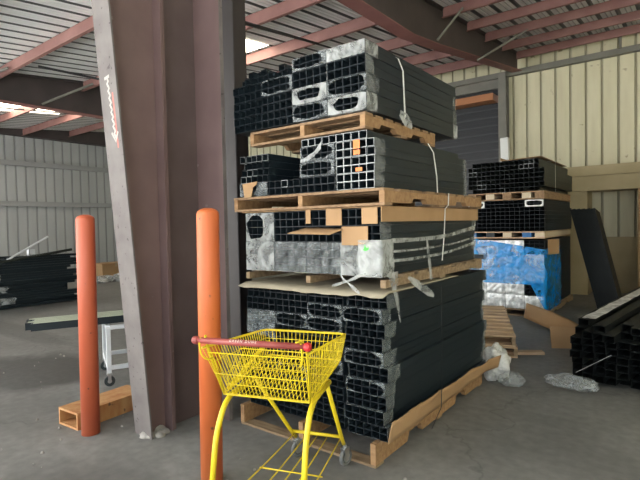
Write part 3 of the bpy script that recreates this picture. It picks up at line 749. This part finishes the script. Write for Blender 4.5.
    rear = arc_pts([(-.235,-.02,.215),(-.19,.03,.205),(-.10,.0,.17),(.10,-.02,.165),(.18,.02,.20),(.25,.02,.215)],.05,4)
    path(bm, rear, .006, 6)
    for s in (0,.28,.5,.72,1):
        a = Vector((-.185+.38*s,.01+.0*s,.19 if s in (0,1) else .168)); b = Vector((-.13+.31*s,.85,.195))
        m = a.lerp(b,.5)-Vector((0,0,.012)); path(bm, [a,a.lerp(m,.5)-Vector((0,0,.004)),m,m.lerp(b,.5)-Vector((0,0,.002)),b], .0042, 6)
    cyl(bm, (-.17,.42,.178), (.205,.42,.178), .004, 6)
    link('lower_rack', bm, Y, t, True)
    # casters
    for (x,y,rz) in ((.196,.917,-.42),(-.143,.945,-.5),(.245,-.02,.1),(-.225,-.06,.1)):
        c = empty('caster', (x,y,0), rz); c.parent = t
        bm = BM(); n = 24; W = .0125; prof = [(.032,-W),(.05,-W),(.0545,-W*.5),(.0545,W*.5),(.05,W),(.032,W)]; rings = []
        for r_,d in prof: rings.append([bm.verts.new((d, r_*math.cos(2*math.pi*i/n), .055+r_*math.sin(2*math.pi*i/n))) for i in range(n)])
        for a,b in zip(rings,rings[1:]+rings[:1]):
            for i in range(n): bm.faces.new((a[i],a[(i+1)%n],b[(i+1)%n],b[i]))
        link('tyre', bm, M['rubber'], c, True)
        bm = BM(); cyl(bm, (-.009,0,.055),(.009,0,.055), .0325, 18); cyl(bm, (-.02,0,.055),(.02,0,.055), .007, 8); link('wheel_hub', bm, M['zinc'], c)
        bm = BM()
        for s in (-1,1): extrude_poly(bm, [(-.014,.05),(.014,.05),(.02,.115),(-.03,.115)], 'x', s*.017-.0015, s*.017+.0015)
        box(bm, -.019,.019, -.03,.02, .113,.118); cyl(bm, (0,-.005,.118),(0,-.005,.145), .012, 10)
        link('fork', bm, M['zinc'], c)
cart()

# ------------------------------------------------------------------ things near the column
# orange timber channel on the floor
t = empty('timber_beam', (-3.74,1.745,0), R(4), 'orange stained hollow timber beam lying on floor behind left bollard', 'timber')
bm = BM(); L = .62
box(bm, -.27,0, 0,L, 0,.016); box(bm, -.27,-.254, 0,L, .016,.118); box(bm, -.016,0, 0,L, .016,.118); box(bm, -.27,0, 0,L, .118,.135); link('beam_body', bm, M['timber'], t)
# white trolley with tubes
def trolley():
    d = Vector((.42,.91,0)); rz = -math.atan2(.42,.91)
    t = empty('white_trolley', (-4.55,2.45,0), rz, 'white painted steel trolley on casters behind the tapered column', 'trolley')
    Wp = M['white_paint']; W, L, H = .62,1.3,.61
    # local: x to the left is negative
    for x in (-W,0):
        for y in (0,L):
            bm = BM(); box(bm, x-.022,x+.022, y-.022,y+.022, .13,H-.03); bevel(bm,.003); link('post', bm, Wp, t)
    for z,nm in ((.16,'lower_rail'),(H-.05,'upper_rail')):
        for x in (-W,0):
            bm = BM(); box(bm, x-.02,x+.02, .022,L-.022, z,z+.04); bevel(bm,.003); link(nm, bm, Wp, t)
        for y in (0,L):
            bm = BM(); box(bm, -W+.022,-.022, y-.02,y+.02, z,z+.04); bevel(bm,.003); link(nm, bm, Wp, t)
    for x in (-W,0):
        for y in (0,L):
            c = empty('caster', (x,y,0)); c.parent = t
            bm = BM(); cyl(bm, (-.014,0,.05),(.014,0,.05), .05, 20); link('wheel', bm, M['rubber_dark'], c)
            bm = BM(); cyl(bm, (-.018,0,.05),(.018,0,.05), .02, 12); box(bm, -.022,-.016, -.015,.015, .05,.13); box(bm, .016,.022, -.015,.015, .05,.13); box(bm, -.025,.025, -.025,.025, .115,.13); link('fork', bm, M['zinc'], c)
    rnd = random.Random(2)
    for k in range(4):
        w = .075
        me = tube_mesh(w,.075,2.6,'rim_light','black')
        bm = BM(); bm.from_mesh(me); me2 = bpy.data.meshes.new('tube'); bm.to_mesh(me2); bm.free()
        p = Vector((-.05-.085*k-.085, -.72-.05*(k%2), H+.004)); p = Matrix.Rotation(rz,3,'Z')@p+Vector((-4.5,2.5,0))
        o = inst('rectangular_tube', tube_mesh(.082,.07,2.5,'rim_light','black'), None, p, (0,0,rz)); tag(o, 'black tube with pale green top lying across the white trolley', 'tube', 'tubes on the white trolley')
        bm = BM(); box(bm, .004,.078, .02,2.48, .0702,.0708); link('pale_top', bm, M['green_top'], o)
trolley()

# ------------------------------------------------------------------ heap at left
rnd = random.Random(12)
ang = R(-2)
for k in range(21):
    for j in range(3):
        if k < 20 and j > 0 and k < 17: continue
        x = -10.72-.168*j-.004*k+(rnd.uniform(-.05,.05) if k<17 else 0); z = .02+k*.0485
        y0 = 1.2+rnd.uniform(-.12,.1); L = 3.95+rnd.uniform(-.25,.12)
        if k > 17: L -= rnd.uniform(0,.5); y0 += 2.3+rnd.uniform(0,.5); L = 5.1+rnd.uniform(-.2,.1)-y0
        rm = 'rim_light' if rnd.random() < .4 else 'rim_dark'
        bm = None
        o = inst('black_rail', tube_mesh(.16,.0475,round(L,1),rm,'black'), None, (x-.16,y0,z), (0,0,rnd.uniform(-.012,.012) if k<17 else 0))
        tag(o, 'long black rail in the big loose heap by the left wall', 'rail', 'black rails heaped at left')
# bearers hidden inside the heap carry the back of it
bm = BM(); box(bm, -.30,.30, 0,3.6, 0,.84); o = link('rail_bundle', bm, M['black']); o.location = (-11.25,1.4,0); tag(o, 'dense black core of the rail heap by the left wall', 'rails', kind='stuff')
rod('white_pole', (-10.8,3.78,.98), (-10.9,4.61,1.42), .022, M['white_paint'], 'thin white pole sticking up from the black rail heap', 'pole')
rod('grey_rail', (-10.6,3.2,.90), (-10.7,5.0,1.13), .03, M['olive'], 'dark grey rail lying on top of the black rail heap', 'rail')
bm = BM(); box(bm, -.06,.06, -.06,.06, 0,.012); box(bm, -.06,-.048,-.06,.06,.012,.13); box(bm, .048,.06,-.06,.06,.012,.13); box(bm,-.06,.06,-.06,-.048,.012,.13); box(bm,-.06,.06,.048,.06,.012,.13)
o = link('white_block', bm, M['white_paint']); o.location = (-11.0,4.3,1.035); tag(o, 'small white square piece standing on the black rail heap', 'box')
# film over the near ends of the heap
def fn(s,t):
    y = 3.95+1.2*s; x = -10.62-.5*t; z = 1.05+.02*noise.noise(Vector((y*5,x*5,0)))
    return (x,y,z)
bm = BM(); fgrid(bm, 40, 8, fn); o = link('plastic_sheet', bm, M['film_white'], None, True); tag(o, 'white plastic sheet lying over the top of black rail heap', 'plastic film')
for k in range(4):
    bm = BM(); fgrid(bm, 8, 6, lambda s,t: (-10.54+.05*noise.noise(Vector((s*3,t*3,k))), 3.3+.5*s-.12*k+.1*noise.noise(Vector((s*4,t*2,k+9))), .12+.23*k+.13*t))
    o = link('film_scrap', bm, M['film_white'], None, True); tag(o, 'torn white film scrap on left face of the heap, %s from the floor' % rowname[k].replace('lowest','first'), 'plastic film')

# boxes and film beyond the left bollard
def carton(x,y,z,w,d,h,m,label,rz=0,group=None):
    t = empty('cardboard_box', (x,y,z), rz, label, 'box', group)
    bm = BM(); box(bm, -w/2,w/2,-d/2,d/2,0,h); bevel(bm,.006); link('box_body', bm, M[m], t)
    bm = BM(); box(bm, -w/2-.001,w/2+.001,-.025,.025,h*.75,h+.001); link('tape', bm, M['card_pale'], t)
    return t
carton(-15.2,8.35,0,.7,.95,.45,'card','left brown cardboard box on the floor by the left wall')
carton(-15.3,9.45,0,.7,.95,.43,'card','right brown cardboard box on the floor by the left wall')
bm = BM()
for k in range(9):
    bmesh.ops.create_icosphere(bm, subdivisions=3, radius=.16, matrix=Matrix.Translation(Vector((rnd.uniform(-.25,.25),rnd.uniform(-.75,.75),.08))))
for v in bm.verts: v.co += wob(v.co, 6, .12); v.co.z = max(v.co.z*.8, 0)
o = link('film_heap', bm, M['film_white'], None, True); o.location = (-13.6,7.3,0); tag(o, 'crumpled white plastic film heap before the far brown boxes', 'plastic film')

# ------------------------------------------------------------------ far load behind the tall stack
FX0, FX1, GY = -3.04,-1.82,8.17
pallet(FX0-.02,FX1+.03, GY-.02,10.3, 0,.11, 'low pallet under the blue-wrapped far load', nd=8, wood='wood_grey', woodx='wood_grey')
G = 'packs of the far load'
rnd = random.Random(17)
rows = 5
for r in range(rows):
    for c in range(4):
        x = FX0+.005+c*.303; z = .115+r*.224; cx = x+.15
        dark = (c == 3 and r in (1,4))
        t = empty('tube_pack', (cx,GY,z), 0, '%s pack in %s row of the blue-wrapped far load%s' % (colname[c], rowname[r], ', black tube ends' if dark else ', silver film'), 'pack of tubes', G)
        if dark:
            for i in range(4):
                for j in range(4): inst('tube', tube_mesh(.0745,.0555,2.1), t, (-.149+i*.0745, rnd.uniform(0,.01), j*.0555))
        else:
            bm = BM(); box(bm, -.149,.149, 0,2.1, 0,.221); link('tubes', bm, M['black'], t)
            bm = BM(); film_face(bm, .298,.221, -.004, .03, seed=r*7+c, nu=14, nv=10); link('film_end', bm, M['foil'], t, True)
# blue film around it
def fn(s,t):
    if s < .06: x, y = FX0-.02, GY+.25*(1-s/.06)-.03
    elif s < .72: q = (s-.06)/.66; x, y = FX0-.02+(FX1-FX0+.045)*q, GY-.035
    else: q = (s-.72)/.28; x, y = FX1+.03+.02*q, GY-.035+1.0*q
    q = min(max((s-.06)/.66,0),1)
    zt = 1.265-.20*max(0,q-.1) + (.0 if s<.72 else .02)
    zb = (.52 if s<.5 else .52-.22*max(0,(s-.5)/.16)**1.0 if s < .66 else .18)
    if .6<s<.72: zb = .52-.42*(s-.6)/.12
    elif s>=.72: zb = .10
    elif s>=.5: zb = .52
    z = zb+(zt-zb)*t
    n_ = noise.fractal(Vector((s*7,z*5,2)),.6,2.1,4)
    return (x+.02*n_*(s>=.72), y-.025*abs(n_), z+.03*noise.noise(Vector((s*6,3,0)))*(1-abs(2*t-1)))
bm = BM(); fgrid(bm, 80, 26, fn); o = link('blue_film', bm, M['film_blue'], None, True); tag(o, 'crinkled bright blue plastic film wrapped around the far load', 'plastic film')
# exposed tube window through the blue film, small label
bm = BM(); box(bm, 0,.16, -.006,0, 0,.075); o = link('dark_tag', bm, M['black']); o.location = (FX0+.12,GY-.075,.92); tag(o, 'small black rectangle showing on the left of the blue film', 'label')
bm = BM()
v = [bm.verts.new(p) for p in ((0,0,0),(.10,.3,0),(.10,.3,.24),(0,0,.24))]; bm.faces.new(v)
o = link('cardboard_sheet', bm, M['card']); o.location = (FX1+.03,GY+.1,1.0); o.modifiers.new('s','SOLIDIFY').thickness = .006; tag(o, 'brown cardboard piece at right end of the blue-wrapped load', 'cardboard')
# spacer pallet with blue blocks
def block_pallet(z0,z1,label,blue):
    t = empty('wooden_pallet', ((FX0+FX1)/2,GY,z0), 0, label, 'pallet', 'wooden pallets')
    W = (FX1-FX0)/2; h = z1-z0
    for zz in (0,h-.02):
        bm = BM(); box(bm, -W,W, -.01,2.1, zz,zz+.02); link('deck', bm, M['wood_x' if not blue else 'wood_pale'], t)
    for i,x in enumerate((-W,-W*.5,-W*.05,W*.45,W-.14)):
        bm = BM(); box(bm, x,x+.14, -.01,2.08, .02,h-.02); link('block', bm, M[('blockblue','black','blockpale','blockblue','blockpale')[i] if blue else ('wood_x' if i%2==0 else 'blockpale')], t)
block_pallet(1.262,1.375,'spacer pallet with blue and pale blocks above the blue film', True)
# middle bundle B
t = empty('tube_bundle', ((FX0+FX1)/2,GY,1.378), 0, 'middle bundle of black tubes in the far load above the blue film', 'bundle of tubes')
for r in range(6):
    for c in range(16):
        inst('tube', tube_mesh(.0765,.0655,2.15), t, (-.61+c*.0765, rnd.uniform(0,.012), r*.0655))
for k,x in enumerate((-.61,.33)):
    t2 = empty('tube_pack', (FX0+.145 if k==0 else FX1-.15,GY-.012,1.772), 0, ('left','right')[k]+' silver-framed tube pack on the middle far bundle', 'pack of tubes', G)
    for i in range(4):
        for j in range(2): inst('tube', tube_mesh(.07,.056,2.1), t2, (-.14+i*.07, 0, j*.056))
    bm = BM(); film_frame(bm, .28,.112, -.003, .118,.036, seed=k); link('film_end', bm, M['strap'], t2, True)
for c in range(9):
    o = inst('square_tube', tube_mesh(.072,.056,2.1), None, (FX0+.30+c*.0745, GY+rnd.uniform(0,.02), 1.772)); tag(o, 'black tube between the two silver-framed packs of the far load', 'tube', 'loose tubes on the middle far bundle')
    o = inst('square_tube', tube_mesh(.072,.056,2.1), None, (FX0+.30+c*.0745, GY+rnd.uniform(0,.02), 1.829)); tag(o, 'black tube between the two silver-framed packs of the far load', 'tube', 'loose tubes on the middle far bundle')
block_pallet(1.892,2.02,'reddish wooden pallet under the topmost far bundle', False)
t = empty('tube_bundle', ((FX0+FX1)/2,GY,2.022), 0, 'topmost bundle of black tubes in the far load by cream wall', 'bundle of tubes')
L1 = {(1,4),(1,5),(0,4),(2,1),(2,2),(3,1),(11,5),(12,5),(13,5),(12,6),(13,6),(7,0)}
for r in range(7):
    for c in range(16):
        if (c,r) in ((15,6),(15,0),(0,6),(0,0),(15,5)): continue
        inst('tube', tube_mesh(.076,.073,2.25,'rim_light' if (c,r) in L1 else 'rim_dark', 'olive'), t, (-.608+c*.076, rnd.uniform(0,.02), r*.073))
bm = BM(); box(bm, 0,.62, 0,2.0, 0,.006); box(bm, 0,.006, 0,2.0, .006,.05)
v = bm.verts
o = link('cardboard_sheet', bm, M['card']); o.location = (-2.48,GY-.03,2.536); o.rotation_euler = (0,R(-2),0); tag(o, 'folded brown cardboard sheet on the topmost far bundle', 'cardboard')
strap([(FX1-.3,8.9,2.565),(FX1+.012,8.9,2.54),(FX1+.014,8.9,2.03)], .02, 'pale strap over the topmost far bundle')
# white foam post standing behind
bm = BM(); box(bm, -.085,.085, -.06,.06, 0,1.3); bevel(bm,.02,2); o = link('foam_post', bm, M['strap']); o.location = (-3.12,10.65,2.03); o.rotation_euler = (0,R(-1.5),0); tag(o, 'white foam post standing upright behind the topmost far bundle', 'post')
bm = BM(); box(bm, -.5,.5, -.3,.3, 0,2.03); o = link('wooden_crate', bm, M['card_dark']); o.location = (-3.2,10.75,0); tag(o, 'dark crate behind the far load carrying the white foam post', 'crate')
# cartons between the stacks
for k in range(6):
    carton(-3.52,9.3,k*.335,.62,.6,.33,'card_dark','dull brown carton behind the tall stack, %s from the floor' % (rowname[k].replace('lowest','first')), 0, 'dull brown cartons')
# leaning black rails
for k in range(5):
    p0 = Vector((-.93-.07*k, 9.0+.03*k, 0)); p1 = Vector((-1.36-.08*k, 9.3+.03*k, 1.72))
    d = p1-p0; L = d.length
    bm = BM(); box(bm, 0,.08, 0,.45, 0,L)
    o = link('leaning_board', bm, M['black_matt']); o.location = p0
    z = d.normalized(); y = Vector((0,1,0)); x = y.cross(z).normalized(); y = z.cross(x)
    o.rotation_euler = Matrix((x,y,z)).transposed().to_euler()
    tag(o, 'long black board leaning on the right side of the far load', 'board', 'leaning black boards')
# long beige cartons on the wall side
for k,(z,x0,h) in enumerate(((2.42,-2.1,.2),(2.12,-2.02,.29))):
    t = empty('long_carton', (x0,11.0,z), 0, ('upper','lower')[k]+' long beige carton running along the cream wall', 'box')
    bm = BM(); box(bm, 0,3.2, 0,.7, 0,h); bevel(bm,.008); link('box_body', bm, M['card_long'], t)
    bm = BM(); box(bm, -.002,3.202, -.012,.72, h-.06,h+.004); link('lid', bm, M['card_long'], t)
for k in range(5):
    carton(-.3,11.2,k*.424,.95,.8,.42,'card','brown carton under the long beige cartons at right edge, %s from floor' % (rowname[k].replace('lowest','first')), 0, 'brown cartons at the right edge')
bm = BM(); box(bm, -.2,.2, 0,.6, 0,2.12); o = link('support_crate', bm, M['card_long']); o.location = (-1.86,11.1,0); tag(o, 'beige crate under left end of the long cartons, behind far load', 'crate')
bm = BM(); box(bm, 0,1.4, 0,.02, 0,1.18); o = link('cardboard_sheet', bm, M['card_long']); o.location = (-1.62,11.72,0); o.rotation_euler = (R(-8),0,0); tag(o, 'large beige cardboard sheet leaning against base of the cream wall', 'cardboard')

# pallets on the floor between the stacks
def floor_pallet(z, label, dx=0):
    rz = R(20)
    t = pallet(-.5,.5, -1.02,1.02, 0,.125, label, nd=9, wood='wood_grey', woodx='wood_pale', ns=3, rz=rz, notch=False)
    t.location = Vector((-1.535,5.60,z))+Matrix.Rotation(rz,3,'Z')@Vector((-.5+dx,1.02,0))
floor_pallet(0,'lower pale wooden pallet lying on floor between the two stacks')
floor_pallet(.127,'upper pale wooden pallet lying before the blue-wrapped far load', -.02)
# cardboard and plank on the floor
def fn(s,t):
    x = -1.98+1.15*s-.1*t; y = 7.55-.95*s+.55*t; z = .012+.22*(1-s)**2*(.4+.6*t)+.10*math.sin(s*3)*t
    return (x,y,z)
sheet('cardboard_sheet', fn, 20, 6, M['card'], 'curled brown cardboard sheet on floor before the blue-wrapped load', 'cardboard', .006)
bm = BM(); box(bm, -.17,.17, 0,.03, 0,.26); o = link('cardboard_piece', bm, M['card']); o.location = (-1.17,6.35,0); o.rotation_euler = (R(-14),0,R(28)); tag(o, 'upright brown cardboard piece at left of the black rail pile', 'cardboard')
bm = BM(); box(bm, 0,.72, 0,.10, 0,.035); bevel(bm,.003); o = link('wooden_plank', bm, M['wood_pale']); o.location = (-1.93,5.52,0); o.rotation_euler = (0,0,R(32)); tag(o, 'pale wooden plank on the floor in front of the floor pallets', 'plank')
# crumpled bags
def crumple(c, rx, ry, h, label, seed, m='bag'):
    bm = BM(); bmesh.ops.create_icosphere(bm, subdivisions=4, radius=1)
    for v in bm.verts:
        d = 1+.28*noise.fractal(v.co*1.8+Vector((seed,0,0)),.7,2.1,4)+.10*noise.noise(v.co*6+Vector((0,seed,0)))
        v.co = Vector((v.co.x*rx*d, v.co.y*ry*d, h*.5+v.co.z*h*.5*d)); v.co.z = max(v.co.z, .002)
    o = link('plastic_bag', bm, M[m], None, True); o.location = c; tag(o, label, 'plastic bag'); return o
crumple((-1.50,4.72,0), .125,.14,.34, 'crumpled white plastic bag on the floor beside tall stack pallet', 1)
crumple((-1.33,4.62,0), .11,.11,.13, 'low clear plastic bag on floor in front of the white bag', 4, 'film')
crumple((-.86,4.85,0), .20,.13,.12, 'crumpled clear film on floor at the corner of black rail pile', 7, 'film')

# ------------------------------------------------------------------ rail pile at right
rnd = random.Random(44)
rz = R(-6.5)
O = Vector((-.90,5.11,0)); Mr = Matrix.Rotation(rz,3,'Z')
for k in range(3):
    bm = BM(); box(bm, 0,1.5, 0,.09, 0,.035); o = link('wooden_bearer', bm, M['wood_grey']); o.location = O+Mr@Vector((-.0,.25+1.3*k,0)); o.rotation_euler = (0,0,rz)
    tag(o, 'timber bearer under the black rail pile at right, %s from its near end' % ('first','second','third')[k], 'bearer', 'bearers under the rail pile')
for k in range(8):
    nc = 11 if k < 7 else 11
    for c in range(nc):
        if k == 7 and c not in (0,2,4,5,8,9): continue
        x = c*.097+rnd.uniform(-.006,.006)+(.0 if c else rnd.uniform(-.012,.0)); y = rnd.uniform(-.05,.05)+(rnd.uniform(-.1,.25) if k > 5 else 0)
        p = O+Mr@Vector((x,y,.036+k*.0665))
        o = inst('black_rail', tube_mesh(.095,.0655,3.1,'black_matt','black_matt'), None, p, (0,0,rz+(rnd.uniform(-.012,.012) if k == 7 else 0)))
        tag(o, 'black rail in the long pile on floor at right edge', 'rail', 'black rails piled at right')
def fn(s,t):
    p = O+Mr@Vector((.02+.12*t, .25+2.7*s, .573+.01*noise.noise(Vector((s*9,t*4,0))))); return p
bm = BM(); fgrid(bm, 40, 5, fn); o = link('plastic_sheet', bm, M['bag'], None, True); tag(o, 'dusty pale plastic strip along the top edge of black rail pile', 'plastic film')
strap([tuple(O+Mr@Vector((.05,-.055,.10))), tuple(O+Mr@Vector((.35,-.07,.32)))], .012, 'loose pale strap slanting across the black rail pile end')

# ------------------------------------------------------------------ overhead rods, cables, bits
def at_x(px,py,c):
    return None
rod('brace_rod', (-3.37,3.2,3.48), (-5.11,6.7,4.68), .02, M['rod'], 'thin dark brace rod above the top load, left', 'rod')
rod('flange_brace', (-3.15,9.0,4.55), (-2.35,9.38,5.02), .022, M['girt'], 'diagonal flange brace from the big rafter to a purlin', 'brace')
rod('flange_brace', (-3.1,7.1,4.36), (-2.8,7.38,4.86), .022, M['girt'], 'diagonal flange brace on the near part of the big rafter', 'brace')
rod('hanging_pipe', (-1.15,11.75,5.05), (-1.15,11.75,5.3), .03, M['girt'], 'short grey stub post on the girt of the cream wall', 'post')
rod('flange_brace', (-10.45,4.4,4.12), (-9.9,5.2,4.6), .025, M['girt'], 'grey flange brace right on the far left rafter', 'brace')
rod('flange_brace', (-10.45,2.9,4.10), (-9.6,3.5,4.45), .025, M['girt'], 'grey flange brace at far left edge on the left rafter', 'brace')
rod('conduit', (-13.5,1.0,4.3), (-13.5,11.95,5.2), .022, M['rod'], 'thin dark pipe crossing below the far left rafter', 'pipe')
rod('brace_rod', (-8.56,3.57,4.27), (-8.2,5.25,4.2), .02, M['rod'], 'thin dark rod in front of left roof purlins', 'rod')

# skylight strips
def sky(name, x0,x1,y0,y1):
    bm = BM(); v = [bm.verts.new((x,y,roofz(y)-.012)) for x,y in ((x0,y0),(x1,y0),(x1,y1),(x0,y1))]; bm.faces.new(v)
    return tag(link(name, bm, M['sky']), kind='structure')
sky('window_1', -14.4,-13.1,4.5,6.5)
sky('window_2', -7.5,-6.2,5.6,6.62)

# ------------------------------------------------------------------ light
w = bpy.data.worlds.new('world'); sc.world = w; w.use_nodes = True
nt = w.node_tree; nt.nodes.clear()
out = nt.nodes.new('ShaderNodeOutputWorld'); bg = nt.nodes.new('ShaderNodeBackground')
bg.inputs[1].default_value = 2.3
tc = nt.nodes.new('ShaderNodeTexCoord'); dt = nt.nodes.new('ShaderNodeVectorMath'); dt.operation = 'DOT_PRODUCT'
dt.inputs[1].default_value = Vector((-.80,-.52,.30)).normalized(); nt.links.new(tc.outputs['Generated'], dt.inputs[0])
rp = nt.nodes.new('ShaderNodeValToRGB'); e = rp.color_ramp.elements
e[0].position = .0; e[0].color = (.62,.72,.78,1); e[1].position = .98; e[1].color = (2.6,2.55,2.45,1)
k = rp.color_ramp.elements.new(.6); k.color = (.9,.96,1.0,1)
nt.links.new(dt.outputs['Value'], rp.inputs[0]); nt.links.new(rp.outputs[0], bg.inputs[0])
nt.links.new(bg.outputs[0], out.inputs[0])
sc.view_settings.view_transform = 'Standard'; sc.view_settings.look = 'None'
sc.view_settings.exposure = 0.55; sc.view_settings.gamma = 1.0
sc.view_settings.use_curve_mapping = False

sd = bpy.data.lights.new('sun','SUN'); sd.energy = 22.0; sd.angle = R(2); sd.color = (1,.98,.94)
so = bpy.data.objects.new('sun', sd); C.objects.link(so)
so.rotation_euler = Vector((.28,.42,-1.0)).to_track_quat('-Z','Y').to_euler()

bm = BM(); rr = random.Random(77)
for k in range(60):
    x, y = rr.uniform(-6.5,-1.2), rr.uniform(1.2,3.0)
    if -3.0 < x < -1.4 and y > 2.4: continue
    r_ = rr.uniform(.004,.013)
    bmesh.ops.create_icosphere(bm, subdivisions=1, radius=r_, matrix=Matrix.Translation((x,y,r_*.4)))
o = link('floor_debris', bm, M['debris']); tag(o, 'small pale grit scattered over the grey concrete floor in the foreground', 'debris', kind='stuff')
